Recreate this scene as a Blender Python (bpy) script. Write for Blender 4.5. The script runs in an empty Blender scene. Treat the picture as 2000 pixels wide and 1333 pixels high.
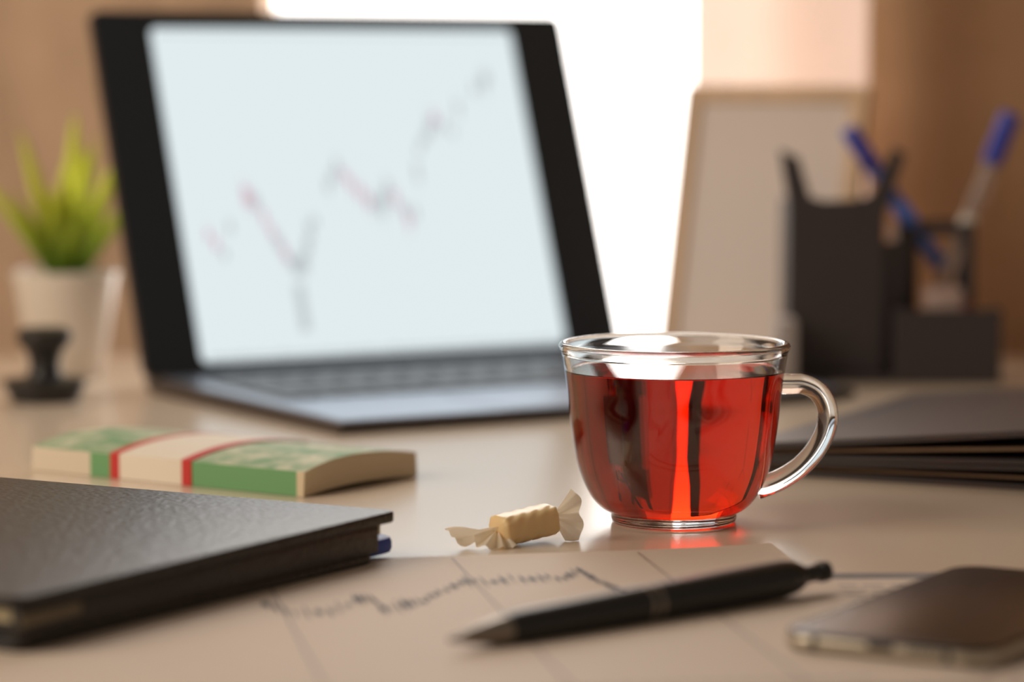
import bpy, bmesh, math, random
from mathutils import Vector, Matrix

random.seed(7)
PI = math.pi
scene = bpy.context.scene
COL = scene.collection

# ------------------------------------------------------------------ camera
cam_d = bpy.data.cameras.new('camera')
cam_d.sensor_width = 36.0
cam_d.lens = 110.5
cam_d.clip_start = 0.02
cam_d.dof.use_dof = True
cam_d.dof.focus_distance = 1.222
cam_d.dof.aperture_fstop = 4.6
cam_d.dof.aperture_blades = 0
cam = bpy.data.objects.new('camera', cam_d)
COL.objects.link(cam)
cam.location = (0, 0, 0.1836)
cam.rotation_euler = (PI / 2 - 0.0892, 0, 0)
scene.camera = cam

# ------------------------------------------------------------------ world, light, exposure
world = bpy.data.worlds.new('room_ambience')
scene.world = world
world.use_nodes = True
bg = world.node_tree.nodes['Background']
bg.inputs[0].default_value = (1.0, 0.80, 0.62, 1)
bg.inputs[1].default_value = 0.17

def area(name, loc, target, sx, sy, power, color):
    l = bpy.data.lights.new(name, 'AREA')
    l.shape = 'RECTANGLE'; l.size = sx; l.size_y = sy
    l.energy = power; l.color = color
    o = bpy.data.objects.new(name, l); COL.objects.link(o)
    o.location = loc
    o.rotation_euler = (Vector(target) - Vector(loc)).to_track_quat('-Z', 'Y').to_euler()
    return o
area('left_fill_light', (-1.15, 0.85, 0.75), (-0.15, 1.6, 0.0), 0.8, 1.0, 12.5, (1.0, 0.84, 0.68))  # added soft fill from the left; no window is modelled there

WINDOW_STRENGTH = 4.6
scene.view_settings.view_transform = 'Standard'
scene.view_settings.look = 'None'
scene.view_settings.exposure = 0.0
scene.view_settings.gamma = 1.0
scene.view_settings.use_curve_mapping = False
scene.cycles.max_bounces = 20
scene.cycles.transmission_bounces = 20
scene.cycles.transparent_max_bounces = 16

# ------------------------------------------------------------------ materials
def new_mat(name):
    m = bpy.data.materials.new(name); m.use_nodes = True
    nt = m.node_tree
    return m, nt, nt.nodes['Principled BSDF']

def pmat(name, col, rough=0.5, metal=0.0, spec=0.5, noise=0.0, nscale=40.0, bump=0.0, bscale=200.0, coat=0.0,
         trans=0.0, ior=1.5, emis=None, estr=0.0, sss=0.0, stretch=(1, 1, 1)):
    m, nt, p = new_mat(name)
    p.inputs['Base Color'].default_value = (*col, 1)
    p.inputs['Roughness'].default_value = rough
    p.inputs['Metallic'].default_value = metal
    p.inputs['Specular IOR Level'].default_value = spec
    p.inputs['Transmission Weight'].default_value = trans
    p.inputs['IOR'].default_value = ior
    p.inputs['Coat Weight'].default_value = coat
    if emis:
        p.inputs['Emission Color'].default_value = (*emis, 1)
        p.inputs['Emission Strength'].default_value = estr
    tc = nt.nodes.new('ShaderNodeTexCoord')
    mp = nt.nodes.new('ShaderNodeMapping'); mp.inputs['Scale'].default_value = stretch
    nt.links.new(tc.outputs['Object'], mp.inputs['Vector'])
    if noise > 0:
        n = nt.nodes.new('ShaderNodeTexNoise'); n.inputs['Scale'].default_value = nscale; n.inputs['Detail'].default_value = 4
        nt.links.new(mp.outputs[0], n.inputs['Vector'])
        r = nt.nodes.new('ShaderNodeValToRGB')
        r.color_ramp.elements[0].position = 0.3; r.color_ramp.elements[1].position = 0.7
        r.color_ramp.elements[0].color = (*[c * (1 - noise) for c in col], 1)
        r.color_ramp.elements[1].color = (*[min(1, c * (1 + noise)) for c in col], 1)
        nt.links.new(n.outputs['Fac'], r.inputs[0])
        nt.links.new(r.outputs[0], p.inputs['Base Color'])
    if bump > 0:
        n = nt.nodes.new('ShaderNodeTexNoise'); n.inputs['Scale'].default_value = bscale; n.inputs['Detail'].default_value = 3
        nt.links.new(mp.outputs[0], n.inputs['Vector'])
        b = nt.nodes.new('ShaderNodeBump'); b.inputs['Strength'].default_value = bump; b.inputs['Distance'].default_value = 0.001
        nt.links.new(n.outputs['Fac'], b.inputs['Height'])
        nt.links.new(b.outputs[0], p.inputs['Normal'])
    return m

def thin_mat(name, col, transl, rough=0.4, spec=0.4, noise=0.0, nscale=60.0):
    """Paper, cloth, leaf: reflects from one side and lets light through to the other."""
    m, nt, p = new_mat(name)
    p.inputs['Base Color'].default_value = (*col, 1)
    p.inputs['Roughness'].default_value = rough
    p.inputs['Specular IOR Level'].default_value = spec
    t = nt.nodes.new('ShaderNodeBsdfTranslucent'); t.inputs[0].default_value = (*col, 1)
    if noise:
        tc = nt.nodes.new('ShaderNodeTexCoord')
        n = nt.nodes.new('ShaderNodeTexNoise'); n.inputs['Scale'].default_value = nscale
        nt.links.new(tc.outputs['Object'], n.inputs['Vector'])
        r = nt.nodes.new('ShaderNodeValToRGB')
        r.color_ramp.elements[0].color = (*[c * (1 - noise) for c in col], 1)
        r.color_ramp.elements[1].color = (*[min(1, c * (1 + noise)) for c in col], 1)
        nt.links.new(n.outputs['Fac'], r.inputs[0])
        nt.links.new(r.outputs[0], p.inputs['Base Color']); nt.links.new(r.outputs[0], t.inputs[0])
    mx = nt.nodes.new('ShaderNodeMixShader'); mx.inputs[0].default_value = transl
    out = nt.nodes['Material Output']
    nt.links.new(p.outputs[0], mx.inputs[1]); nt.links.new(t.outputs[0], mx.inputs[2])
    nt.links.new(mx.outputs[0], out.inputs['Surface'])
    return m

def emit_mat(name, col, s):
    m, nt, p = new_mat(name)
    p.inputs['Base Color'].default_value = (0.02, 0.02, 0.02, 1)
    p.inputs['Roughness'].default_value = 0.3
    p.inputs['Emission Color'].default_value = (*col, 1)
    p.inputs['Emission Strength'].default_value = s
    return m

M = {}
M['desk'] = pmat('cream_lacquer', (0.75, 0.63, 0.50), rough=0.22, spec=0.45, noise=0.02, nscale=6)
M['wall'] = pmat('brown_textured_wallpaper', (0.60, 0.42, 0.29), rough=0.8, noise=0.2, nscale=14, bump=0.6, bscale=160, stretch=(1, 1, 0.45))
M['floor'] = pmat('brown_floor', (0.25, 0.16, 0.10), rough=0.5, noise=0.2, nscale=8)
M['window_frame'] = pmat('white_frame_paint', (0.8, 0.78, 0.74), rough=0.4)
M['pane'] = emit_mat('daylit_frosted_glass', (1.0, 0.95, 0.90), WINDOW_STRENGTH)
M['sheer'] = thin_mat('pale_sheer_cloth', (0.64, 0.50, 0.42), 0.40, rough=0.9, spec=0.1, noise=0.05, nscale=30)
M['curtain'] = thin_mat('brown_drape_cloth', (0.58, 0.37, 0.225), 0.10, rough=0.9, spec=0.1, noise=0.08, nscale=30)
M['black_plastic'] = pmat('black_plastic', (0.018, 0.017, 0.017), rough=0.38)
M['holder'] = pmat('charcoal_plastic', (0.052, 0.042, 0.044), rough=0.42)
M['bezel'] = pmat('black_bezel', (0.014, 0.018, 0.024), rough=0.34)
M['chassis'] = pmat('dark_grey_aluminium', (0.10, 0.085, 0.08), rough=0.36, metal=0.6)
M['deck'] = pmat('grey_aluminium_deck', (0.42, 0.47, 0.57), rough=0.30, metal=0.9)
M['key'] = pmat('dark_key_plastic', (0.07, 0.075, 0.095), rough=0.35)
M['screen'] = emit_mat('lit_screen', (0.80, 0.895, 0.925), 0.93)
M['chart_grey'] = emit_mat('chart_grey', (0.60, 0.65, 0.68), 0.75)
M['chart_pink'] = emit_mat('chart_pink', (0.80, 0.54, 0.62), 0.78)
M['leather'] = None
M['page'] = pmat('cream_page_edges', (0.62, 0.54, 0.36), rough=0.8, noise=0.25, nscale=500, stretch=(0.02, 0.02, 1))
M['tan_strip'] = pmat('tan_spine_strip', (0.16, 0.125, 0.075), rough=0.4)
M['flare_blue'] = pmat('lens_flare_blue', (0.02, 0.07, 0.42), rough=0.45)  # blue of a lens flare put into a material
M['paper'] = thin_mat('printed_paper', (0.80, 0.68, 0.57), 0.12, rough=0.6, spec=0.25, noise=0.015, nscale=20)
M['ink'] = pmat('dark_ink', (0.06, 0.05, 0.06), rough=0.6)
M['ink_light'] = pmat('grey_ink', (0.33, 0.27, 0.24), rough=0.6)
M['ink_mid'] = pmat('mid_grey_ink', (0.20, 0.175, 0.165), rough=0.6)
M['white_band'] = pmat('white_paper_band', (0.86, 0.78, 0.65), rough=0.6)
M['red_band'] = pmat('red_print', (0.62, 0.035, 0.03), rough=0.55)
M['pen_black'] = pmat('matte_black_barrel', (0.012, 0.012, 0.012), rough=0.35)
M['pen_metal'] = pmat('satin_nickel', (0.30, 0.26, 0.22), rough=0.32, metal=0.9)
M['pen_ring'] = pmat('dark_nickel_ring', (0.30, 0.27, 0.25), rough=0.3, metal=0.9)
M['phone_glass'] = pmat('dark_phone_glass', (0.016, 0.011, 0.008), rough=0.24, spec=0.45)
M['phone_frame'] = pmat('champagne_aluminium', (0.62, 0.56, 0.46), rough=0.32, metal=0.85)
M['folder'] = pmat('black_folder_plastic', (0.062, 0.052, 0.052), rough=0.40, bump=0.08, bscale=400)
M['folder_paper'] = pmat('tan_document_edges', (0.24, 0.15, 0.09), rough=0.8, noise=0.2, nscale=900, stretch=(0.02, 0.02, 1))
M['pot'] = pmat('white_glazed_pot', (0.80, 0.73, 0.64), rough=0.25, spec=0.5)
M['soil'] = pmat('dark_soil', (0.06, 0.045, 0.03), rough=0.95, noise=0.4, nscale=400)
M['frame_wood'] = pmat('tan_frame_wood', (0.66, 0.44, 0.26), rough=0.5, noise=0.12, nscale=60, stretch=(1, 1, 0.1))
M['board'] = pmat('pale_blank_card', (0.76, 0.65, 0.58), rough=0.6)
M['blue_cap'] = pmat('blue_pen_plastic', (0.03, 0.05, 0.42), rough=0.35)
M['blue_pen'] = pmat('mid_blue_pen_plastic', (0.02, 0.10, 0.42), rough=0.3)
M['light_blue'] = pmat('bright_blue_pen_end', (0.05, 0.20, 0.75), rough=0.3)
M['clear_barrel'] = pmat('clear_pen_barrel', (0.62, 0.52, 0.46), rough=0.2, trans=0.55, ior=1.25)
M['note_block'] = pmat('pale_note_block', (0.42, 0.36, 0.33), rough=0.7)
M['eraser'] = pmat('pinkish_eraser', (0.45, 0.33, 0.29), rough=0.7)
M['red_plastic'] = pmat('red_eraser_sleeve', (0.25, 0.03, 0.03), rough=0.5)

# leather: fine wrinkled grain
m, nt, p = new_mat('black_grained_leather')
p.inputs['Base Color'].default_value = (0.017, 0.014, 0.013, 1); p.inputs['Roughness'].default_value = 0.40
tc = nt.nodes.new('ShaderNodeTexCoord'); mp = nt.nodes.new('ShaderNodeMapping'); mp.inputs['Scale'].default_value = (1.0, 0.55, 1)
nt.links.new(tc.outputs['Object'], mp.inputs['Vector'])
v = nt.nodes.new('ShaderNodeTexVoronoi'); v.inputs['Scale'].default_value = 620; v.feature = 'SMOOTH_F1'
n = nt.nodes.new('ShaderNodeTexNoise'); n.inputs['Scale'].default_value = 330; n.inputs['Detail'].default_value = 4
nt.links.new(mp.outputs[0], v.inputs['Vector']); nt.links.new(mp.outputs[0], n.inputs['Vector'])
ad = nt.nodes.new('ShaderNodeMath'); ad.operation = 'ADD'
nt.links.new(v.outputs['Distance'], ad.inputs[0]); nt.links.new(n.outputs['Fac'], ad.inputs[1])
b = nt.nodes.new('ShaderNodeBump'); b.inputs['Strength'].default_value = 0.55; b.inputs['Distance'].default_value = 0.0006
nt.links.new(ad.outputs[0], b.inputs['Height']); nt.links.new(b.outputs[0], p.inputs['Normal'])
M['leather'] = m

# glass and tea
m, nt, p = new_mat('clear_cup_glass')
p.inputs['Base Color'].default_value = (0.985, 0.995, 0.99, 1); p.inputs['Roughness'].default_value = 0.0
p.inputs['Transmission Weight'].default_value = 1.0; p.inputs['IOR'].default_value = 1.5
M['glass'] = m
m, nt, p = new_mat('red_amber_tea')
p.inputs['Base Color'].default_value = (1, 1, 1, 1); p.inputs['Roughness'].default_value = 0.0
p.inputs['Transmission Weight'].default_value = 1.0; p.inputs['IOR'].default_value = 1.333
va = nt.nodes.new('ShaderNodeVolumeAbsorption')
va.inputs['Color'].default_value = (0.95, 0.345, 0.0, 1); va.inputs['Density'].default_value = 98
nt.links.new(va.outputs[0], nt.nodes['Material Output'].inputs['Volume'])
M['tea'] = m

# candy wrapper
M['wrapper'] = thin_mat('waxed_cream_wrapper', (0.96, 0.89, 0.74), 0.5, rough=0.30, spec=0.5)
M['wrapper_body'] = pmat('waxed_wrapper_over_toffee', (0.88, 0.67, 0.37), rough=0.32, spec=0.5)
M['wrapper_body'].node_tree.nodes['Principled BSDF'].inputs['Subsurface Weight'].default_value = 0.6
M['wrapper_body'].node_tree.nodes['Principled BSDF'].inputs['Subsurface Radius'].default_value = (1.0, 0.6, 0.3)
M['wrapper_body'].node_tree.nodes['Principled BSDF'].inputs['Subsurface Scale'].default_value = 0.004

# leaf: dark green at the root, yellow green at the tip
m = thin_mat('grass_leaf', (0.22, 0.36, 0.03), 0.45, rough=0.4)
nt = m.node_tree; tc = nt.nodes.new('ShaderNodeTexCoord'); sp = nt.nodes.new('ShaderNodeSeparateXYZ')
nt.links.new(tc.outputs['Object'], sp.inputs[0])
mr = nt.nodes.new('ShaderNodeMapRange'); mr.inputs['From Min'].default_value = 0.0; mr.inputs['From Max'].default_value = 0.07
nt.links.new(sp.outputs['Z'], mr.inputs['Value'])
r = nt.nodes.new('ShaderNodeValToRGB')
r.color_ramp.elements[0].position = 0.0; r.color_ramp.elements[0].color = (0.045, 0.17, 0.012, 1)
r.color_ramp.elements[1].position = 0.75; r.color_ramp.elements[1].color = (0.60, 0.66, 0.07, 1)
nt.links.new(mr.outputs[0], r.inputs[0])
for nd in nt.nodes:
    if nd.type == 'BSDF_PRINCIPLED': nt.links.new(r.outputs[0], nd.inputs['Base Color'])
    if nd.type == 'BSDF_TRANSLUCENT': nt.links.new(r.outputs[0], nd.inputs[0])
M['leaf'] = m

# banknotes: print by position along the note; fine edge lines on the sides
m, nt, p = new_mat('green_banknote_print')
p.inputs['Roughness'].default_value = 0.6
tc = nt.nodes.new('ShaderNodeTexCoord'); sp = nt.nodes.new('ShaderNodeSeparateXYZ')
nt.links.new(tc.outputs['Object'], sp.inputs[0])
mr = nt.nodes.new('ShaderNodeMapRange'); mr.inputs['From Min'].default_value = -0.0775; mr.inputs['From Max'].default_value = 0.0775
nt.links.new(sp.outputs['X'], mr.inputs['Value'])
r = nt.nodes.new('ShaderNodeValToRGB'); cr = r.color_ramp; cr.interpolation = 'CONSTANT'
cr.elements[0].position = 0.0; cr.elements[0].color = (0.76, 0.66, 0.52, 1)
cr.elements[1].position = 0.225; cr.elements[1].color = (0.17, 0.40, 0.17, 1)
e = cr.elements.new(0.975); e.color = (0.74, 0.62, 0.42, 1)
nt.links.new(mr.outputs[0], r.inputs[0])
n = nt.nodes.new('ShaderNodeTexNoise'); n.inputs['Scale'].default_value = 70; n.inputs['Detail'].default_value = 5
nt.links.new(tc.outputs['Object'], n.inputs['Vector'])
top = nt.nodes.new('ShaderNodeValToRGB')
top.color_ramp.elements[0].position = 0.38; top.color_ramp.elements[0].color = (0.17, 0.36, 0.16, 1)
top.color_ramp.elements[1].position = 0.64; top.color_ramp.elements[1].color = (0.66, 0.66, 0.48, 1)
nt.links.new(n.outputs['Fac'], top.inputs[0])
geo = nt.nodes.new('ShaderNodeNewGeometry'); sn = nt.nodes.new('ShaderNodeSeparateXYZ')
nt.links.new(geo.outputs['Normal'], sn.inputs[0])
gt = nt.nodes.new('ShaderNodeMath'); gt.operation = 'GREATER_THAN'; gt.inputs[1].default_value = 0.6
nt.links.new(sn.outputs['Z'], gt.inputs[0])
mx = nt.nodes.new('ShaderNodeMix'); mx.data_type = 'RGBA'
nt.links.new(gt.outputs[0], mx.inputs[0]); nt.links.new(r.outputs[0], mx.inputs[6]); nt.links.new(top.outputs[0], mx.inputs[7])
wv = nt.nodes.new('ShaderNodeTexNoise'); wv.inputs['Scale'].default_value = 1500
mp = nt.nodes.new('ShaderNodeMapping'); mp.inputs['Scale'].default_value = (0.02, 0.02, 1)
nt.links.new(tc.outputs['Object'], mp.inputs['Vector']); nt.links.new(mp.outputs[0], wv.inputs['Vector'])
bp = nt.nodes.new('ShaderNodeBump'); bp.inputs['Strength'].default_value = 0.5; bp.inputs['Distance'].default_value = 0.0004
nt.links.new(wv.outputs['Fac'], bp.inputs['Height']); nt.links.new(bp.outputs[0], p.inputs['Normal'])
nt.links.new(mx.outputs[2], p.inputs['Base Color'])
M['banknote'] = m

# ------------------------------------------------------------------ builders
class MB:
    def __init__(self): self.bm = bmesh.new()
    def box(self, x0, x1, y0, y1, z0, z1, bev=0.0, seg=2, mat4=None):
        t = bmesh.new()
        bmesh.ops.create_cube(t, size=1)
        for v in t.verts:
            v.co = Vector(((x0 + x1) / 2 + v.co.x * (x1 - x0), (y0 + y1) / 2 + v.co.y * (y1 - y0), (z0 + z1) / 2 + v.co.z * (z1 - z0)))
        if bev > 0:
            bmesh.ops.bevel(t, geom=list(t.edges), offset=bev, segments=seg, profile=0.5, affect='EDGES')
        self._join(t, mat4); return self
    def _join(self, t, mat4=None):
        if mat4 is not None: bmesh.ops.transform(t, matrix=mat4, verts=t.verts)
        me = bpy.data.meshes.new('tmp'); t.to_mesh(me); t.free()
        self.bm.from_mesh(me); bpy.data.meshes.remove(me)
    def lathe(self, prof, n=64, closed=False, mat4=None):
        """prof: list of (r, z). Ends on the axis are closed with fans."""
        t = bmesh.new(); rings = []
        for r, z in prof:
            if r < 1e-7: rings.append([t.verts.new((0, 0, z))])
            else: rings.append([t.verts.new((r * math.cos(2 * PI * k / n), r * math.sin(2 * PI * k / n), z)) for k in range(n)])
        pairs = list(zip(rings, rings[1:])) + ([(rings[-1], rings[0])] if closed else [])
        for a, b in pairs:
            for k in range(n):
                q = (k + 1) % n
                if len(a) == 1 and len(b) == 1: continue
                if len(a) == 1: t.faces.new((a[0], b[q], b[k]))
                elif len(b) == 1: t.faces.new((a[k], a[q], b[0]))
                else: t.faces.new((a[k], a[q], b[q], b[k]))
        bmesh.ops.recalc_face_normals(t, faces=t.faces)
        self._join(t, mat4); return self
    def prism(self, pts, z0, z1, mat4=None, bev=0.0, seg=2):
        """pts: outline in xy, extruded from z0 to z1."""
        t = bmesh.new()
        lo = [t.verts.new((x, y, z0)) for x, y in pts]; hi = [t.verts.new((x, y, z1)) for x, y in pts]
        t.faces.new(list(reversed(lo))); t.faces.new(hi)
        for k in range(len(pts)):
            q = (k + 1) % len(pts); t.faces.new((lo[k], lo[q], hi[q], hi[k]))
        bmesh.ops.recalc_face_normals(t, faces=t.faces)
        if bev > 0:
            ed = [e for e in t.edges if abs(e.verts[0].co.z - e.verts[1].co.z) < 1e-9]
            bmesh.ops.bevel(t, geom=ed, offset=bev, segments=seg, profile=0.5, affect='EDGES')
        self._join(t, mat4); return self
    def tube(self, pts, rad, n=20, caps=True, flat=1.0):
        pts = [Vector(q) for q in pts]; t = bmesh.new(); rings = []
        nrm = None
        for i, q in enumerate(pts):
            d = (pts[min(i + 1, len(pts) - 1)] - pts[max(i - 1, 0)]).normalized()
            if nrm is None:
                nrm = d.orthogonal().normalized()
            nrm = (nrm - d * nrm.dot(d)).normalized(); bn = d.cross(nrm)
            rr = rad[i] if isinstance(rad, (list, tuple)) else rad
            rings.append([t.verts.new(q + nrm * rr * math.cos(2 * PI * k / n) + bn * rr * flat * math.sin(2 * PI * k / n)) for k in range(n)])
        for a, b in zip(rings, rings[1:]):
            for k in range(n):
                q = (k + 1) % n; t.faces.new((a[k], a[q], b[q], b[k]))
        if caps:
            t.faces.new(list(reversed(rings[0]))); t.faces.new(rings[-1])
        bmesh.ops.recalc_face_normals(t, faces=t.faces)
        self._join(t); return self
    def grid(self, fn, nu, nv):
        t = bmesh.new()
        vs = [[t.verts.new(fn(i / nu, j / nv)) for j in range(nv + 1)] for i in range(nu + 1)]
        for i in range(nu):
            for j in range(nv):
                t.faces.new((vs[i][j], vs[i + 1][j], vs[i + 1][j + 1], vs[i][j + 1]))
        self._join(t); return self
    def quad(self, a, b, c, d):
        vs = [self.bm.verts.new(q) for q in (a, b, c, d)]; self.bm.faces.new(vs); return self
    def build(self, name, mat, parent=None, smooth=False, angle=40):
        me = bpy.data.meshes.new(name); self.bm.to_mesh(me); self.bm.free()
        me.materials.append(mat)
        if smooth:
            me.polygons.foreach_set('use_smooth', [True] * len(me.polygons))
            if smooth != 'all': me.set_sharp_from_angle(angle=math.radians(angle))
        o = bpy.data.objects.new(name, me); COL.objects.link(o)
        if parent: o.parent = parent
        return o

def tag(o, label, cat, group=None):
    o['label'] = label; o['category'] = cat
    if group: o['group'] = group
    return o
def struct(o):
    o['kind'] = 'structure'; return o
def thing(name, label, cat, loc=(0, 0, 0), rz=0.0, group=None):
    o = bpy.data.objects.new(name, None); COL.objects.link(o)
    o.empty_display_size = 0.02
    o.location = loc; o.rotation_euler = (0, 0, rz)
    return tag(o, label, cat, group)

def rrect(x0, x1, y0, y1, r, n=8):
    pts = []
    for cx, cy, a in ((x1 - r, y0 + r, -PI / 2), (x1 - r, y1 - r, 0), (x0 + r, y1 - r, PI / 2), (x0 + r, y0 + r, PI)):
        for k in range(n + 1):
            t = a + PI / 2 * k / n; pts.append((cx + r * math.cos(t), cy + r * math.sin(t)))
    return pts

def smooth_path(pts, n=8):
    P = [Vector(q) for q in pts]; P = [P[0] * 2 - P[1]] + P + [P[-1] * 2 - P[-2]]; out = []
    for i in range(1, len(P) - 2):
        for k in range(n):
            t = k / n; a, b, c, d = P[i - 1:i + 3]
            out.append(0.5 * ((2 * b) + (c - a) * t + (2 * a - 5 * b + 4 * c - d) * t * t + (3 * b - a - 3 * c + d) * t ** 3))
    out.append(P[-2]); return out

# ------------------------------------------------------------------ setting
WALL_Y = 2.03
o = MB().box(-3.0, -0.16, WALL_Y, WALL_Y + 0.14, -0.75, 2.3).box(0.228, 3.0, WALL_Y, WALL_Y + 0.14, -0.75, 2.3)\
    .box(-0.16, 0.228, WALL_Y, WALL_Y + 0.14, 1.75, 2.3).build('wall_back', M['wall']); struct(o)
o = MB().box(-3.0, 3.0, -1.5, 2.4, -0.80, -0.75).build('floor', M['floor']); struct(o)
win = bpy.data.objects.new('window_1', None); COL.objects.link(win); struct(win)
win.location = (0.034, WALL_Y + 0.10, 0.5)
fw = MB()
fw.box(-0.22, -0.21, 0.0, 0.05, -1.25, 1.25).box(0.21, 0.22, 0.0, 0.05, -1.25, 1.25).box(-0.22, 0.22, 0.0, 0.05, 1.25, 1.28).box(-0.22, 0.22, 0.0, 0.05, -1.25, -1.22)
fw.build('window_frame', M['window_frame'], win)
MB().box(-0.21, 0.21, 0.02, 0.026, -1.22, 1.25).build('pane', M['pane'], win)

# pale sheer curtain before the right part of the window
def curt(u, v):
    x = 0.1150 + u * 0.15
    z = -0.70 + v * 2.9
    d = x - 0.1150
    y = 2.011 + 0.007 * math.sin(d * 60 - 1.2) + 0.003 * math.sin(d * 23 + 0.7) + 0.001 * math.sin(z * 3 + d * 20)
    return (x, y, z)
c = MB().grid(curt, 80, 24).build('sheer_curtain', M['sheer'], smooth='all')
tag(c, 'pale backlit sheer curtain hanging beside the bright window gap', 'curtain')
# heavy brown drape before the wall, in wide folds
def drape(u, v):
    x = 0.2215 + u * 0.95
    z = -0.70 + v * 2.9
    d = x - 0.2215
    y = 1.985 - 0.022 * math.cos(2 * PI * (d - 0.012) / 0.25) - 0.003 * math.sin(d * 70) + 0.001 * math.sin(z * 4 + d * 15)
    return (x, y, z)
c = MB().grid(drape, 220, 24).build('drape', M['curtain'], smooth='all')
tag(c, 'heavy brown drape hanging in wide folds at the far right', 'curtain')

# desk
DX0, DX1, DY0, DY1 = -0.95, 0.95, 0.42, 1.955
desk = thing('desk', 'cream white glossy desk top that carries everything in the scene', 'desk', (0, 0, 0))
MB().box(DX0, DX1, DY0, DY1, -0.026, 0.0, bev=0.0015).build('desk_top', M['desk'], desk)
for x in (DX0 + 0.03, DX1 - 0.08):
    for y in (DY0 + 0.03, DY1 - 0.08):
        MB().box(x, x + 0.05, y, y + 0.05, -0.75, -0.026, bev=0.002).build('leg', M['desk'], desk)

# ------------------------------------------------------------------ laptop
PSI, TAU, LW, LH, LD = 0.5384, 0.3405, 0.3150, 0.2165, 0.2308
lap = thing('laptop', 'open dark grey laptop showing a pale candlestick price chart', 'laptop', (-0.2027, 1.730, 0), PSI)
BT = 0.0092
prof = [(0.0, 0.0030), (-0.010, 0.0006), (-LD + 0.008, 0.0004), (-LD + 0.001, 0.0016), (-LD, 0.0040), (-LD + 0.0012, 0.0062), (-0.004, BT - 0.0005), (0.0, BT - 0.002)]
mb = MB()
mb.prism([(y, z) for y, z in prof], 0.0, LW, mat4=Matrix(((0, 0, 1, 0), (1, 0, 0, 0), (0, 1, 0, 0), (0, 0, 0, 1))), bev=0.0)
base = mb.build('base', M['chassis'], lap)
def deck_z(y): # top surface of the base
    t = (y + LD - 0.0012) / (LD - 0.0052); return 0.0062 + t * (BT - 0.0005 - 0.0062)
SL = math.atan2(BT - 0.0005 - 0.0062, LD - 0.0052)
deckm = Matrix.Translation((0, -LD + 0.0012, 0.0062)) @ Matrix.Rotation(SL, 4, 'X')
d = MB().prism(rrect(0.003, LW - 0.003, 0.0035, LD - 0.010, 0.006), 0.0, 0.0005, mat4=deckm).build('palm_rest', M['deck'], lap)
MB().prism(rrect(LW / 2 - 0.055, LW / 2 + 0.055, 0.008, 0.080, 0.004), 0.0005, 0.0008, mat4=deckm).build('trackpad', M['deck'], lap)
kb = MB().prism(rrect(0.016, LW - 0.016, 0.094, 0.202, 0.003), 0.0005, 0.0007, mat4=deckm).build('keyboard', M['deck'], lap)
kmesh = {}
def key(x, y, w, hgt):
    k = (round(w, 4), round(hgt, 4))
    if k not in kmesh:
        ob = MB().prism(rrect(0, w, 0, hgt, 0.0012, 2), 0.0007, 0.0019).build('key', M['key'], kb); kmesh[k] = ob.data
    else:
        ob = bpy.data.objects.new('key', kmesh[k]); COL.objects.link(ob); ob.parent = kb
    ob.matrix_local = deckm @ Matrix.Translation((x, y, 0))
kx0, kx1 = 0.0175, LW - 0.0175; KW = kx1 - kx0
rows = [[1.3, 1.0, 1.0, 1.25, 5.6, 1.25, 1.0, 1.0, 1.0], [2.3] + [1] * 10 + [2.1], [1.8] + [1] * 11 + [1.6], [1.5] + [1] * 12 + [0.9], [1] * 13 + [1.4], [1] * 14]
y = 0.0955
for ri, row in enumerate(rows):
    hgt = 0.0155 if ri < 5 else 0.009
    s = KW / sum(row); x = kx0
    for w in row:
        key(x + 0.0013, y, w * s - 0.0026, hgt); x += w * s
    y += hgt + 0.0026
hinge = MB().tube([(0.045, -0.003, BT), (LW - 0.045, -0.003, BT)], 0.0042, n=16).build('hinge', M['bezel'], lap, smooth=True)
# lid: local plane x, up
LIDZ = BT - 0.001
lidm = Matrix.Translation((0, 0.0, LIDZ)) @ Matrix.Rotation(PI / 2 - TAU, 4, 'X')
lid = MB().prism(rrect(0, LW, 0, LH, 0.007), -0.0055, -0.001, mat4=lidm, bev=0.0012).build('lid', M['chassis'], lap, smooth=True)
MB().prism(rrect(0.0008, LW - 0.0008, 0.0008, LH - 0.0008, 0.0065), -0.001, 0.0, mat4=lidm).build('bezel', M['bezel'], lap)
SX0, SX1, SY0, SY1 = 0.0355, 0.2755, 0.0068, 0.2055
scr = MB().prism(rrect(SX0, SX1, SY0, SY1, 0.004), 0.0, 0.00015, mat4=lidm).build('screen', M['screen'], lap)
scr['label'] = 'pale bluish lit screen with a price chart'
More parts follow.
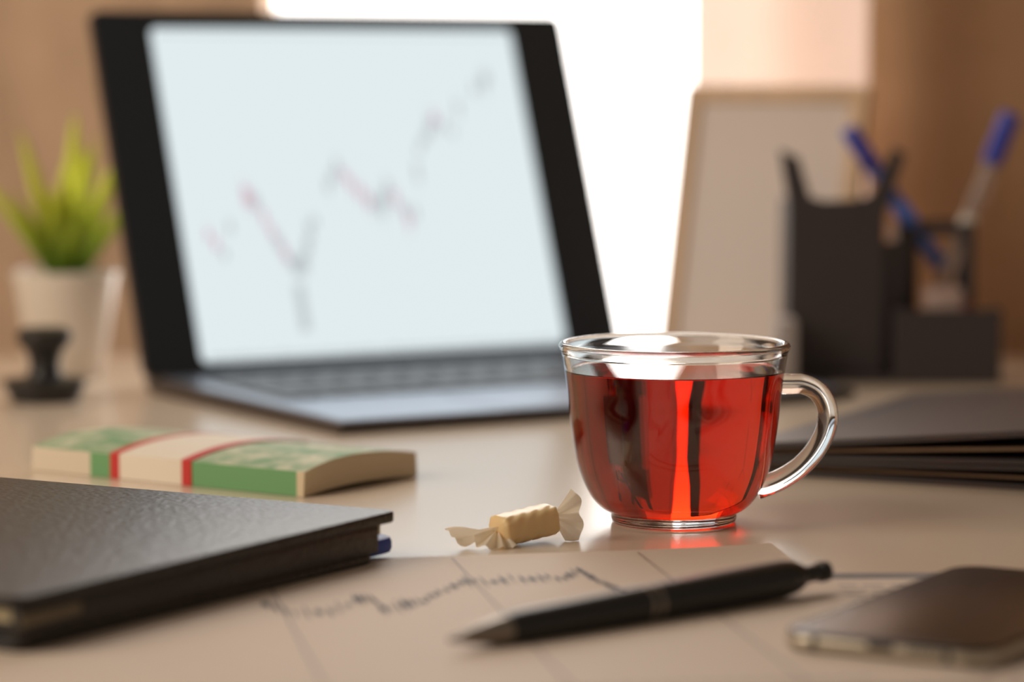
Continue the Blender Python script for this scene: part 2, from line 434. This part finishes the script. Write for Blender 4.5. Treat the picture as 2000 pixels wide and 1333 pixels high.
# chart: candles along the measured trend
trend = [(0.0517, 0.078), (0.0600, 0.066), (0.066, 0.082), (0.0787, 0.1007), (0.085, 0.096), (0.092, 0.078), (0.098, 0.066), (0.1035, 0.056), (0.110, 0.060),
         (0.1165, 0.078), (0.1245, 0.0898), (0.133, 0.105), (0.1408, 0.117), (0.148, 0.106), (0.1576, 0.0958), (0.166, 0.091), (0.172, 0.103), (0.180, 0.090), (0.1847, 0.0763), (0.190, 0.098),
         (0.1977, 0.1266), (0.205, 0.137), (0.212, 0.146), (0.2225, 0.137), (0.229, 0.152), (0.236, 0.160), (0.2498, 0.1681), (0.256, 0.174)]
trend = [(x, y + 0.0035) for x, y in trend]
gm, pm = MB(), MB(); rnd = random.Random(3)
for i in range(len(trend) - 1):
    (x0, y0), (x1, y1) = trend[i], trend[i + 1]
    rising = y1 > y0
    for k in range(2):
        if rising and rnd.random() < 0.25: continue
        t = k / 2; x = x0 + (x1 - x0) * t; yy = y0 + (y1 - y0) * t
        hh = 0.0022 + rnd.random() * 0.0035; ww = 0.0014
        q = gm if (rising or rnd.random() < 0.45) else pm
        q.box(x - ww, x + ww, yy - hh, yy + hh, 0.0001, 0.0003, mat4=lidm)
        q.box(x - 0.0003, x + 0.0003, yy - hh * 1.9, yy + hh * 1.9, 0.0001, 0.0003, mat4=lidm)
for x in (0.1013, 0.1035, 0.1057):
    gm.box(x - 0.0008, x + 0.0008, 0.022, 0.050, 0.0001, 0.0003, mat4=lidm)
for i in range(60):
    x = SX0 + 0.006 + i * 0.0039
    gm.box(x, x + 0.0022, SY0 + 0.0012, SY0 + 0.0030 + 0.0018 * rnd.random(), 0.0001, 0.0003, mat4=lidm)
gm.box(SX0 + 0.003, SX1 - 0.003, SY1 - 0.0042, SY1 - 0.0034, 0.0001, 0.0003, mat4=lidm)
g = gm.build('chart_print', M['chart_grey'], scr); g['kind'] = 'stuff'; g['label'] = 'grey chart candles and axis marks'
g = pm.build('chart_print', M['chart_pink'], scr); g['kind'] = 'stuff'; g['label'] = 'pink falling candles of the chart'

# ------------------------------------------------------------------ glass cup with tea
CX, CY = 0.0645, 1.2433
cup = thing('tea_cup', 'clear glass cup of red amber tea with a curved handle', 'cup', (CX, CY, 0))
outer = [(0.0232, 0.0), (0.0248, 0.0008), (0.0251, 0.0025), (0.0250, 0.0040), (0.0287, 0.0059), (0.0327, 0.0101), (0.0360, 0.0162), (0.0387, 0.0239), (0.0404, 0.0332),
         (0.0417, 0.0425), (0.0426, 0.0526), (0.0440, 0.0620), (0.0450, 0.0680)]
def spline_prof(pts, n=5):
    return [(q.x, q.y) for q in smooth_path([(r, z, 0) for r, z in pts], n)]
op = [(0.0232, 0.0), (0.0246, 0.0006), (0.0251, 0.0022)] + spline_prof(outer[3:], 5)
TH = 0.0022
inner_ctl = [(0.0, 0.0062), (0.0140, 0.0063), (0.0225, 0.0074), (0.0285, 0.0105), (0.0326, 0.0158), (0.0359, 0.0238), (0.0379, 0.0332), (0.0393, 0.0425), (0.0403, 0.0526), (0.0417, 0.0620), (0.0428, 0.0680)]
ip = spline_prof(inner_ctl, 5)
ip[0] = (0.0, 0.0062)
lip = []
for k in range(9):
    t = -0.15 + (PI + 0.3) * k / 8
    lip.append((0.0443 + 0.0017 * math.cos(t), 0.0703 + 0.0018 * math.sin(t)))
under = [(0.0, 0.0022), (0.0150, 0.0020), (0.0200, 0.0012), (0.0218, 0.0003)]
prof = under + op + lip + list(reversed(ip))
gl = MB().lathe(prof, n=128).build('glass_body', M['glass'], cup, smooth='all')
# tea: its side lies a hair inside the glass wall
TZ = 0.0608
tea_p = [(0.0, 0.0060)] + [(r + 0.00012, z - 0.0001) for r, z in ip[1:] if z < TZ - 0.001]
rt = [r for r, z in ip if z < TZ][-1]
rtop = rt + 0.00035
tea_p += [(rtop, TZ + 0.0006), (rtop - 0.0008, TZ + 0.0001), (rtop - 0.0022, TZ), (0.0, TZ)]
tea = MB().lathe(tea_p, n=128).build('tea', M['tea'], cup, smooth=True, angle=60)
tea['label'] = 'clear red amber tea filling the cup'
# handle
S = 1.243 / 6140
def hp(px, py):
    return (px - 1316) * S, 0.0, (1019.5 - py) * S * 1.002
path = [hp(*q) for q in ((1527, 747), (1545, 747), (1570, 748), (1598, 762), (1615, 790), (1618, 820), (1610, 850), (1590, 884), (1562, 913), (1530, 934), (1500, 947), (1480, 953))]
pts = smooth_path(path, 6)
L = len(pts); rads = [0.0037 + 0.0005 * (abs(i / (L - 1) - 0.45) / 0.55) ** 3 for i in range(L)]
MB().tube(pts, rads, n=32, flat=1.15).build('handle', M['glass'], cup, smooth=True, angle=60)

# ------------------------------------------------------------------ wrapped toffee
candy = thing('wrapped_candy', 'cream toffee twisted in waxed paper lying beside the tea cup', 'candy', (0.0048, 1.1870, 0), math.radians(36))
def cbody(u, v):
    a = 2 * PI * v
    x = -0.0138 + 0.0276 * u
    e = abs(u - 0.5) * 2
    s = 1.0 if e < 0.86 else max(0.10, 1.0 - ((e - 0.86) / 0.14) ** 1.6 * 0.93)
    ex = 0.60
    cy = math.copysign(abs(math.cos(a)) ** ex, math.cos(a)); cz = math.copysign(abs(math.sin(a)) ** ex, math.sin(a))
    wr = 1 + 0.035 * math.sin(9 * a + 14 * u) * e ** 2 + 0.02 * math.sin(5 * a + 30 * u)
    y_ = 0.0064 * cy * s * wr; z_ = 0.0059 * cz * s * wr
    al = math.radians(6.5)
    return (x * math.cos(al) - z_ * math.sin(al), y_, 0.0070 + x * math.sin(al) + z_ * math.cos(al))
MB().grid(cbody, 36, 64).build('toffee_body', M['wrapper_body'], candy, smooth='all')
def fan(name, apex, direc, upv, length, half, pleats, amp, curl, seed):
    rr = random.Random(seed); ph = rr.random() * 6
    D = Vector(direc).normalized(); U = Vector(upv); U = (U - D * U.dot(D)).normalized(); N = D.cross(U)
    def fn(u, v):
        t = (v * 2 - 1) * half; q = length * (0.02 + 0.98 * u) * (1 + 0.12 * math.sin(7 * v + ph) + 0.05 * math.sin(17 * v + ph))
        rad = q * math.cos(t * 0.45)
        off = amp * (0.25 + u) * math.sin(pleats * PI * v + ph) * length * 0.5 + curl * u * u * length
        P = Vector(apex) + D * rad * math.cos(t) + U * (0.0012 * (v * 2 - 1) + rad * math.sin(t)) + N * off
        P.z = max(P.z, 0.0003)
        return P
    ob = MB().grid(fn, 14, 40).build(name, M['wrapper'], candy, smooth=True, angle=50)
    return ob
fan('wrapper_twist', (0.0138, 0.0, 0.0088), (0.60, -0.55, -0.02), (0.05, 0.10, 1), 0.0122, 1.0, 7, 0.20, 0.15, 1)
# left end: a twisted neck that opens into a small raised tip, and a lobe lying forward on the desk
def tail(u, v):
    w = 0.0016 + 0.0062 * max(0.0, u - 0.38) ** 1.1 / 0.62 + 0.0016 * (1 - u) ** 2
    a = 2.2 * (1 - u) + 0.35
    c = (v * 2 - 1) * w
    pl = 0.0005 * math.sin(v * 15 + 3 * u)
    return (-0.0135 - 0.0160 * u, 0.0060 * u + c * math.cos(a) * 0.7, max(0.0004, 0.0056 - 0.0040 * u + 0.0030 * u * u + c * math.sin(a) + pl))
MB().grid(tail, 24, 16).build('wrapper_twist', M['wrapper'], candy, smooth=True, angle=60)
fan('wrapper_twist', (-0.0132, -0.0005, 0.0060), (-0.55, -0.70, -0.42), (-0.9, 0.5, 0.25), 0.0112, 0.95, 7, 0.24, 0.12, 9)

# ------------------------------------------------------------------ bundle of banknotes
ang = math.radians(-34.5)
ML, MW, MT = 0.155, 0.081, 0.0108
fx, fy = -0.0878 - math.cos(ang) * ML / 2, 1.3125 - math.sin(ang) * ML / 2
ux, uy = -math.sin(ang), math.cos(ang)
money = thing('banknote_bundle', 'thick bundle of green banknotes in a white band with red stripes', 'money', (fx + ux * MW / 2, fy + uy * MW / 2, 0), ang)
def arch(y, top):
    t = 2 * y / MW
    return (0.0040 if top else 0.0022) * (1 - t * t) * (1 - 0.1 * t)
def slab(x0, x1, grow, name, mat, parent, nx=10, ny=24):
    bm = bmesh.new(); T, Bt = [], []
    for i in range(nx + 1):
        x = x0 + (x1 - x0) * i / nx; rt, rb = [], []
        for j in range(ny + 1):
            y = -MW / 2 + MW * j / ny
            yy = y * (1 + 2 * grow / MW)
            endw = 0.0006 * math.sin(9 * y / MW) if abs(x) > 0.075 else 0
            rt.append(bm.verts.new((x + endw, yy, MT + arch(y, True) + grow)))
            rb.append(bm.verts.new((x, yy, max(0.0002, arch(y, False) - grow))))
        T.append(rt); Bt.append(rb)
    for i in range(nx):
        for j in range(ny):
            bm.faces.new((T[i][j], T[i + 1][j], T[i + 1][j + 1], T[i][j + 1]))
            bm.faces.new((Bt[i][j], Bt[i][j + 1], Bt[i + 1][j + 1], Bt[i + 1][j]))
        for j in (0, ny):
            f = (T[i][j], Bt[i][j], Bt[i + 1][j], T[i + 1][j]); bm.faces.new(f if j == 0 else tuple(reversed(f)))
    for i in (0, nx):
        for j in range(ny):
            f = (T[i][j], T[i][j + 1], Bt[i][j + 1], Bt[i][j]); bm.faces.new(f if i == 0 else tuple(reversed(f)))
    bmesh.ops.recalc_face_normals(bm, faces=bm.faces)
    q = MB(); q.bm.free(); q.bm = bm
    return q.build(name, mat, parent)
slab(-ML / 2, ML / 2, 0.0, 'note_stack', M['banknote'], money, nx=16)
sx = lambda s: -ML / 2 + ML * s
band = slab(sx(0.305), sx(0.604), 0.0004, 'paper_band', M['white_band'], money)
slab(sx(0.3045), sx(0.339), 0.0005, 'red_stripe', M['red_band'], band, nx=2)
slab(sx(0.570), sx(0.6045), 0.0005, 'red_stripe', M['red_band'], band, nx=2)

# ------------------------------------------------------------------ leather planner
NX, NY, NZ = 0.2190, 0.205, 0.0172
nb = thing('leather_planner', 'thick black grained leather planner lying at the left front', 'notebook', (-0.1516, 0.9575, 0.0012), math.radians(60.0))
def coverslab(z0, z1, name, ext=0.0):
    return MB().prism(rrect(0.0, NX + ext, 0.0, NY, 0.004, 5), z0, z1, bev=0.0009, seg=3).build(name, M['leather'], nb, smooth=True)
coverslab(NZ - 0.0042, NZ, 'top_cover')
coverslab(0.0, 0.0032, 'bottom_cover', -0.016)
MB().box(0.0005, NX - 0.0120, 0.0003, 0.0045, 0.0028, NZ - 0.0036, bev=0.0012).build('spine', M['leather'], nb, smooth=True)
MB().box(0.003, NX - 0.0045, 0.0046, NY - 0.004, 0.0085, NZ - 0.0043, bev=0.0003).build('page_block', M['page'], nb)
MB().box(0.004, NX - 0.0165, 0.0046, NY - 0.004, 0.0033, 0.0085, bev=0.0003).build('inner_folder', M['leather'], nb)
MB().box(0.0005, 0.030, -0.0004, 0.0006, 0.0080, 0.0114, bev=0.0001).build('spine_strip', M['tan_strip'], nb)  # thin tan strip on the spine near its left end
MB().prism(rrect(NX - 0.0155, NX + 0.0065, 0.0040, 0.0175, 0.0060, 6), 0.0004, 0.0070, bev=0.0022).build('flare_piece', M['flare_blue'], nb, smooth=True)['label'] = 'added blue rounded piece between the covers standing in for lens flare'  # added piece, imitates blue lens flare on the dark cover corner
MB().tube([(0.004, NY - 0.0028, NZ), (NX - 0.004, NY - 0.0028, NZ)], 0.0003, n=6).build('seam', M['leather'], nb, smooth=True)

# ------------------------------------------------------------------ printed sheets
A1 = math.radians(9.5)
SW, SH = 0.297, 0.262
def sheet_z(x, y):   # x 0..SW from left, y 0..SH from the near edge; far right corner lifts a little
    a = max(0.0, (x - (SW - 0.11)) / 0.11); bq = max(0.0, (y - (SH - 0.05)) / 0.05)
    return 0.0009 + 0.0022 * (a ** 2) * (bq ** 1.5) + 0.0004 * math.sin(x * 40) * bq * (0.3 + a)
corner = Vector((0.0975, 1.1700))
org = corner - Vector((math.cos(A1), math.sin(A1))) * SW - Vector((-math.sin(A1), math.cos(A1))) * SH
s1 = thing('chart_sheet', 'paper sheet with a printed price chart lying under the pen', 'paper', (org.x, org.y, 0), A1)
ob = MB().grid(lambda u, v: (u * SW, v * SH, sheet_z(u * SW, v * SH)), 60, 40).build('sheet', M['paper'], s1, smooth='all')
def to_local(wx, wy):
    d = Vector((wx, wy)) - org; c, s = math.cos(A1), math.sin(A1)
    return d.x * c + d.y * s, -d.x * s + d.y * c
def ink(mb, x0, x1, y0, y1):
    z = max(sheet_z(x0, y0), sheet_z(x1, y1)) + 0.00025
    mb.quad((x0, y0, z), (x1, y0, z), (x1, y1, z), (x0, y1, z))
grid_l, ticks = MB(), MB()
for wx, wy in ((0.0458, 1.1603), (-0.0215, 1.14), (-0.0905, 1.12)):
    lx, _ = to_local(wx, wy)
    for k in range(20):
        ink(grid_l, lx - 0.00035, lx + 0.00035, 0.008 + k * 0.0124, 0.008 + (k + 1) * 0.0124)
rnd = random.Random(11)
ctl = [(-0.083, 1.046), (-0.072, 1.029), (-0.060, 1.030), (-0.053, 1.055), (-0.048, 1.058), (-0.043, 1.037), (-0.036, 1.046), (-0.030, 1.052), (-0.025, 1.068), (-0.018, 1.090), (-0.010, 1.092), (0.000, 1.098), (0.010, 1.101), (0.019, 1.098), (0.024, 1.118), (0.030, 1.094), (0.036, 1.078), (0.042, 1.068)]
for i in range(len(ctl) - 1):
    for k in range(3):
        t = k / 3; wx = ctl[i][0] + (ctl[i + 1][0] - ctl[i][0]) * t; wy = ctl[i][1] + (ctl[i + 1][1] - ctl[i][1]) * t
        x, y = to_local(wx, wy); y += rnd.uniform(-0.003, 0.003)
        hh = rnd.uniform(0.003, 0.009); ww = rnd.choice((0.0004, 0.0007, 0.0010, 0.0013))
        ink(ticks, x - ww, x + ww, y - hh * 0.6, y + hh * 0.6); ink(ticks, x - 0.0002, x + 0.0002, y - hh * 1.4, y + hh * 1.4)
for k in range(16):
    ink(grid_l, 0.17 + k * 0.006, 0.174 + k * 0.006, 0.010, 0.0125)
g = grid_l.build('grid_print', M['ink_light'], s1); g['kind'] = 'stuff'
g = ticks.build('chart_print', M['ink'], s1); g['kind'] = 'stuff'

A2 = math.radians(1.5)
s2 = thing('report_sheet', 'printed report sheet with a dark header line lying under the phone', 'paper', (0.075, 0.830, 0), A2)
MB().grid(lambda u, v: (u * 0.21, v * 0.284, 0.0003), 4, 4).build('sheet', M['paper'], s2)
sd = s2.children[0].modifiers.new('thickness', 'SOLIDIFY'); sd.thickness = 0.00025
g = MB().quad((0.004, 0.2705, 0.0004), (0.206, 0.2705, 0.0004), (0.206, 0.2835, 0.0004), (0.004, 0.2835, 0.0004)).build('header_bar', M['ink_mid'], s2)
tm = MB(); rnd = random.Random(5)
for r_ in range(24):
    x = 0.046
    while x < 0.195:
        w = rnd.uniform(0.002, 0.009); yv = 0.256 - r_ * 0.0095
        tm.quad((x, yv, 0.0004), (x + w, yv, 0.0004), (x + w, yv + 0.0022, 0.0004), (x, yv + 0.0022, 0.0004)); x += w + 0.0022
g = tm.build('text_print', M['ink_light'], s2); g['kind'] = 'stuff'

# ------------------------------------------------------------------ ballpoint pen
P0, P1 = Vector((-0.0195, 0.9590, 0.0050)), Vector((0.1085, 1.0715, 0.0082))
pl = (P1 - P0).length
pen = thing('ballpoint_pen', 'black click ballpoint pen with a silver tip lying on the chart sheet', 'pen', P0)
pen.scale = (1.32, 1.32, 1.0)
pen.rotation_euler = (P1 - P0).to_track_quat('Z', 'Y').to_euler()
MB().lathe([(0, 0), (0.0007, 0.0003), (0.0010, 0.004), (0.0021, 0.010), (0.0031, 0.018), (0.0036, 0.0235), (0.0, 0.0235)], n=32).build('tip', M['pen_metal'], pen, smooth=True)
MB().lathe([(0, 0.0235), (0.0039, 0.0235), (0.0042, 0.030), (0.0043, 0.050), (0.0046, 0.082), (0.0, 0.082)], n=32).build('grip_barrel', M['pen_black'], pen, smooth=True)
MB().lathe([(0, 0.0820), (0.0047, 0.0820), (0.0047, 0.0835), (0, 0.0835)], n=32).build('ring', M['pen_ring'], pen, smooth=True)
MB().lathe([(0, 0.0835), (0.0045, 0.0835), (0.0045, 0.0865), (0, 0.0865)], n=32).build('middle_collar', M['pen_black'], pen, smooth=True)
MB().lathe([(0, 0.0865), (0.0047, 0.0865), (0.0047, 0.0880), (0, 0.0880)], n=32).build('ring', M['pen_ring'], pen, smooth=True)
MB().lathe([(0, 0.0880), (0.0047, 0.0880), (0.0049, 0.120), (0.0048, 0.148), (0.0043, 0.153), (0.0034, 0.1565), (0.0, 0.1565)], n=32).build('rear_barrel', M['pen_black'], pen, smooth=True)
MB().lathe([(0, 0.1565), (0.0022, 0.1565), (0.0022, pl - 0.004), (0.0027, pl - 0.0035), (0.0027, pl - 0.0006), (0.0021, pl), (0, pl)], n=32).build('push_button', M['pen_black'], pen, smooth=True)

# ------------------------------------------------------------------ smartphone
ph = thing('smartphone', 'dark glass smartphone with a champagne metal edge at the right front', 'phone', (0.1505, 1.0130, 0.0011), math.radians(-30.5))
PW, PLn, PT = 0.0715, 0.1500, 0.0058
MB().prism(rrect(-PW / 2, PW / 2, -PLn / 2, PLn / 2, 0.0115, 8), 0.0006, PT - 0.0012, bev=0.0012, seg=3).build('metal_frame', M['phone_frame'], ph, smooth=True)
MB().prism(rrect(-PW / 2 + 0.0006, PW / 2 - 0.0006, -PLn / 2 + 0.0006, PLn / 2 - 0.0006, 0.011, 8), PT - 0.0013, PT, bev=0.0008, seg=3).build('front_glass', M['phone_glass'], ph, smooth=True)
MB().prism(rrect(-PW / 2 + 0.001, PW / 2 - 0.001, -PLn / 2 + 0.001, PLn / 2 - 0.001, 0.011, 8), 0.0, 0.0008, bev=0.0003).build('back_glass', M['phone_glass'], ph, smooth=True)
for xs in (-PW / 2 + 0.0135, PW / 2 - 0.0135):
    MB().box(xs - 0.0009, xs + 0.0009, -PLn / 2 - 0.00005, -PLn / 2 + 0.001, 0.0008, PT - 0.0014).build('antenna_line', M['black_plastic'], ph)
MB().box(-0.0045, 0.0045, -PLn / 2 - 0.00006, -PLn / 2 + 0.001, 0.0026, 0.0048, bev=0.0004).build('charging_port', M['black_plastic'], ph)
for k in range(5):
    MB().lathe([(0, 0), (0.0007, 0), (0.0007, 0.001), (0, 0.001)], n=12, mat4=Matrix.Translation((0.010 + k * 0.0024, -PLn / 2 - 0.00006, 0.0037)) @ Matrix.Rotation(-PI / 2, 4, 'X')).build('speaker_hole', M['black_plastic'], ph)

# ------------------------------------------------------------------ document folders
FA = math.radians(-26.0)
FO = (0.1020, 1.3900)
def folder(name, label, z, t0, t1, t2, gap):
    f = thing(name, label, 'folder', (FO[0], FO[1], 0), FA, 'black document folders')
    def panel(nm, zz, tilt, th, x0, x1, y0, y1, mat, rad=0.003):
        mm = Matrix.Translation((0, 0, zz)) @ Matrix.Rotation(-tilt, 4, 'Y')
        return MB().prism(rrect(x0, x1, y0, y1, rad, 4), 0, th, mat4=mm, bev=0.0004, seg=1).build(nm, mat, f)
    panel('back_cover', z, t0, 0.0022, 0, 0.31, 0, 0.235, M['folder'])
    panel('papers', z + 0.0023, t1, 0.0014, 0.004, 0.300, 0.003, 0.230, M['folder_paper'], 0.001)
    panel('front_cover', z + 0.0039, t2, gap, 0, 0.31, 0, 0.235, M['folder'])
    return f
d2r = math.radians
folder('document_folder', 'black document folder lying on the desk, lower of the two behind the cup handle', 0.0002, 0.0, d2r(0.8), d2r(1.9), 0.0020)
folder('document_folder', 'black document folder with raised cover, upper of the two behind the cup handle', 0.0064, d2r(2.0), d2r(3.6), d2r(5.6), 0.0030)

# ------------------------------------------------------------------ potted plant
POT = (-0.2600, 1.8250)
pt = thing('potted_plant', 'small grassy green plant in a white tapered pot left of the laptop', 'plant', (POT[0], POT[1], 0)); pt.scale = (1.03, 1.03, 0.99)
pp = [(0, 0.0), (0.0200, 0.0), (0.0212, 0.0012), (0.0292, 0.0560), (0.0304, 0.0590), (0.0304, 0.0618), (0.0292, 0.0624), (0.0280, 0.0610), (0.0276, 0.0560), (0.0, 0.0555)]
MB().lathe(pp, n=64).build('pot', M['pot'], pt, smooth=True, angle=50)
MB().lathe([(0, 0.0575), (0.015, 0.0572), (0.0276, 0.0562), (0, 0.0560)], n=40).build('soil', M['soil'], pt, smooth=True)
rnd = random.Random(21)
def blade(az, lean, length, width, droop, tw=0.0):
    A = MB()
    def fn(u, v):
        s = u * length; w = width * (0.55 + 0.9 * u) * (1 - u ** 2.2) + 0.0004 * (1 - u)
        a = lean + droop * u * u
        d = s * math.sin(lean + droop * u * 0.5); z = s * math.cos(lean + droop * u * 0.5)
        off = (v * 2 - 1) * w; fold = abs(v * 2 - 1) * w * 0.55
        c1, s1_ = off * math.cos(tw), off * math.sin(tw)
        return (d * math.cos(az) - c1 * math.sin(az) + s1_ * math.cos(a) * math.cos(az), d * math.sin(az) + c1 * math.cos(az) + s1_ * math.cos(a) * math.sin(az) + fold, z - s1_ * math.sin(a))
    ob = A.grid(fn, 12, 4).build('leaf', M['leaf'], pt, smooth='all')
    ob.location = (0.004 * math.cos(az), 0.004 * math.sin(az), 0.0560)
spec = [(0.1, 0.00, 0.100, 0.0070, 0.05, 1.4), (PI, 0.18, 0.092, 0.0056, 0.10, 1.2), (PI * 0.97, 0.56, 0.082, 0.0046, 0.15, 1.1), (0.05, 0.30, 0.080, 0.0064, 0.10, 1.2), (0.1, 0.56, 0.060, 0.0056, 0.10, 1.2), (0.5, 0.14, 0.088, 0.0060, 0.1, 1.3),
        (PI * 1.1, 0.36, 0.062, 0.0046, 0.2, 1.0), (-0.5, 0.10, 0.080, 0.0064, 0.1, 1.0), (-1.4, 0.06, 0.064, 0.0064, 0.1), (-1.9, 0.16, 0.060, 0.006, 0.1), (PI * 0.5, 0.3, 0.07, 0.0055, 0.2), (PI * 0.55, 0.1, 0.070, 0.0055, 0.1)]
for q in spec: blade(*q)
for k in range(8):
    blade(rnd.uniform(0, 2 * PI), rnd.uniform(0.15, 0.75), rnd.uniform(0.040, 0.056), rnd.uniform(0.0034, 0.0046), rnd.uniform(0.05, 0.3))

# ------------------------------------------------------------------ rubber stamp
stp = thing('rubber_stamp', 'black round rubber stamp with a waisted knob handle by the plant pot', 'stamp', (-0.2525, 1.690, 0)); stp.scale = (1.12, 1.12, 1.03)
MB().lathe([(0, 0.0), (0.0160, 0.0), (0.0163, 0.0018), (0.0, 0.0018)], n=48).build('stamp_pad', M['black_plastic'], stp, smooth=True)
MB().lathe([(0, 0.0018), (0.0168, 0.0018), (0.0202, 0.0098), (0.0200, 0.0112), (0.0150, 0.0122), (0.0092, 0.0130), (0.0, 0.0130)], n=48).build('stamp_base', M['black_plastic'], stp, smooth=True)
MB().lathe([(0, 0.0130), (0.0088, 0.0130), (0.0074, 0.0165), (0.0072, 0.0205), (0.0086, 0.0260), (0.0122, 0.0305), (0.0134, 0.0340), (0.0128, 0.0372), (0.0100, 0.0386), (0, 0.0390)], n=48).build('handle', M['black_plastic'], stp, smooth=True)

# ------------------------------------------------------------------ picture frame
FPSI, FT = math.radians(-26), math.radians(15)
FW_, FH_ = 0.118, 0.172
fr = thing('picture_frame', 'tan wooden frame with a blank pale card leaning on its stand', 'picture frame', (0.0865, 1.8900, 0.0002), FPSI)
fm = Matrix.Translation((0, 0, 0.0022)) @ Matrix.Rotation(PI / 2 - FT, 4, 'X')
bw = 0.0105
MB().box(0, bw, 0, FH_, -0.010, 0.0, bev=0.001, mat4=fm).build('frame_stile', M['frame_wood'], fr)
MB().box(FW_ - bw, FW_, 0, FH_, -0.010, 0.0, bev=0.001, mat4=fm).build('frame_stile', M['frame_wood'], fr)
MB().box(bw, FW_ - bw, 0, bw, -0.010, 0.0, bev=0.001, mat4=fm).build('frame_rail', M['frame_wood'], fr)
MB().box(bw, FW_ - bw, FH_ - bw, FH_, -0.010, 0.0, bev=0.001, mat4=fm).build('frame_rail', M['frame_wood'], fr)
MB().box(bw, FW_ - bw, bw, FH_ - bw, -0.007, -0.003, mat4=fm).build('card', M['board'], fr)
MB().prism([(0.045, 0.0575), (0.076, 0.0575), (0.070, 0.100), (0.051, 0.100)], 0, 0.002, mat4=Matrix.Translation((0, 0.066, -0.042)) @ Matrix.Rotation(PI / 2 + 0.25, 4, 'X')).build('stand', M['frame_wood'], fr)

# ------------------------------------------------------------------ desk organiser
HX, HY = 0.1575, 1.7800
hd = thing('desk_organiser', 'charcoal plastic desk organiser holding pens at the right', 'organiser', (HX, HY, 0))
K = 0.0002964
MB().box(0.0, 0.118, 0.0, 0.068, 0.0, 0.004, bev=0.001).build('base_plate', M['holder'], hd)
# tall compartment: four walls, scooped top with two ears
def wallp(name, outline, y0, y1):
    MB().prism(outline, y0, y1, mat4=Matrix(((1, 0, 0, 0), (0, 0, 1, 0), (0, 1, 0, 0), (0, 0, 0, 1)))).build(name, M['holder'], hd)
ears = [(0.0, 0.004), (0.054, 0.004), (0.0555, 0.095), (0.0665, 0.130), (0.0600, 0.1345), (0.0470, 0.1065), (0.040, 0.1045), (0.020, 0.1035), (0.0125, 0.106), (0.006, 0.128), (-0.005, 0.133), (-0.003, 0.120), (0.0005, 0.100)]
wallp('front_panel', ears, 0.012, 0.0145)
wallp('back_panel', [(0.0, 0.004), (0.054, 0.004), (0.054, 0.1), (0.0, 0.1)], 0.062, 0.0645)
MB().box(0.0, 0.0025, 0.0145, 0.062, 0.004, 0.1035, bev=0.0004).build('side_panel', M['holder'], hd)
MB().box(0.0515, 0.054, 0.0145, 0.062, 0.004, 0.1000, bev=0.0004).build('side_panel', M['holder'], hd)
# middle slot, lower
MB().box(0.054, 0.0665, 0.0180, 0.0205, 0.004, 0.080, bev=0.0004).build('slot_panel', M['holder'], hd)
# right compartment: front and back panel with a window
def winpanel(y0, y1):
    q = MB()
    q.box(0.0650, 0.0765, y0, y1, 0.004, 0.0885).box(0.1025, 0.1095, y0, y1, 0.004, 0.0900).box(0.0765, 0.1025, y0, y1, 0.0830, 0.0900).box(0.0765, 0.1025, y0, y1, 0.004, 0.036)
    q.build('window_panel', M['holder'], hd)
winpanel(0.030, 0.0325); winpanel(0.062, 0.0645)
MB().box(0.0650, 0.0675, 0.0325, 0.062, 0.004, 0.0885).build('side_panel', M['holder'], hd)
# low front tray
def tray():
    x0, x1, y0, y1, zt, t = 0.0600, 0.1205, -0.002, 0.030, 0.0425, 0.0022
    MB().box(x0, x1, y0, y0 + t, 0.0, zt, bev=0.0005).build('tray_front', M['holder'], hd)
    MB().box(x0, x0 + t, y0 + t, y1, 0.0, zt, bev=0.0005).build('tray_side', M['holder'], hd)
    MB().box(x1 - t, x1, y0 + t, y1, 0.0, zt, bev=0.0005).build('tray_side', M['holder'], hd)
tray()
# things in the organiser
def stick(name, label, cat, p0, p1, r, segs, group=None):
    p0, p1 = Vector(p0), Vector(p1)
    t = thing(name, label, cat, p0, 0, group)
    t.rotation_euler = (p1 - p0).to_track_quat('Z', 'Y').to_euler()
    Lg = (p1 - p0).length
    for nm, a, b_, rr, mat in segs:
        z0, z1 = a * Lg, b_ * Lg
        MB().lathe([(0, z0), (r * rr * 0.9, z0), (r * rr, z0 + 0.0008), (r * rr, z1 - 0.0012), (r * rr * 0.8, z1), (0, z1)], n=24).build(nm, mat, t, smooth=True)
    return t
stick('ballpoint_pen', 'blue pen leaning left out of the desk organiser', 'pen', (HX + 0.0920, HY + 0.0500, 0.0640), (HX + 0.0365, HY + 0.0400, 0.1440), 0.0046,
      [('tail_end', 0, 0.46, 1.0, M['light_blue']), ('barrel', 0.46, 0.70, 0.95, M['blue_pen']), ('cap', 0.70, 1.0, 1.1, M['blue_cap'])])
stick('ballpoint_pen', 'clear barrel pen with a blue cap leaning right out of the organiser', 'pen', (HX + 0.0890, HY + 0.0480, 0.0420), (HX + 0.1310, HY + 0.0400, 0.1530), 0.0046,
      [('grip', 0, 0.37, 0.9, M['clear_barrel']), ('collar', 0.37, 0.47, 1.05, M['pot']), ('barrel', 0.47, 0.74, 0.95, M['clear_barrel']), ('cap', 0.74, 1.0, 1.3, M['blue_cap'])])
o = MB().box(0, 0.0105, 0, 0.030, 0, 0.0375, bev=0.001).build('note_block', M['note_block']); o.location = (HX - 0.0075, HY - 0.0180, 0.0); 
tag(o, 'small pale block of notes standing by the left foot of the organiser', 'note pad')
e = thing('eraser', 'pinkish eraser in a red sleeve standing in the organiser tray', 'eraser', (HX + 0.078, HY + 0.006, 0.0042))
MB().box(0, 0.022, 0, 0.010, 0, 0.050, bev=0.002).build('rubber', M['eraser'], e, smooth=True)
MB().box(0.0215, 0.0250, 0.001, 0.009, 0, 0.043, bev=0.0005).build('sleeve', M['red_plastic'], e)
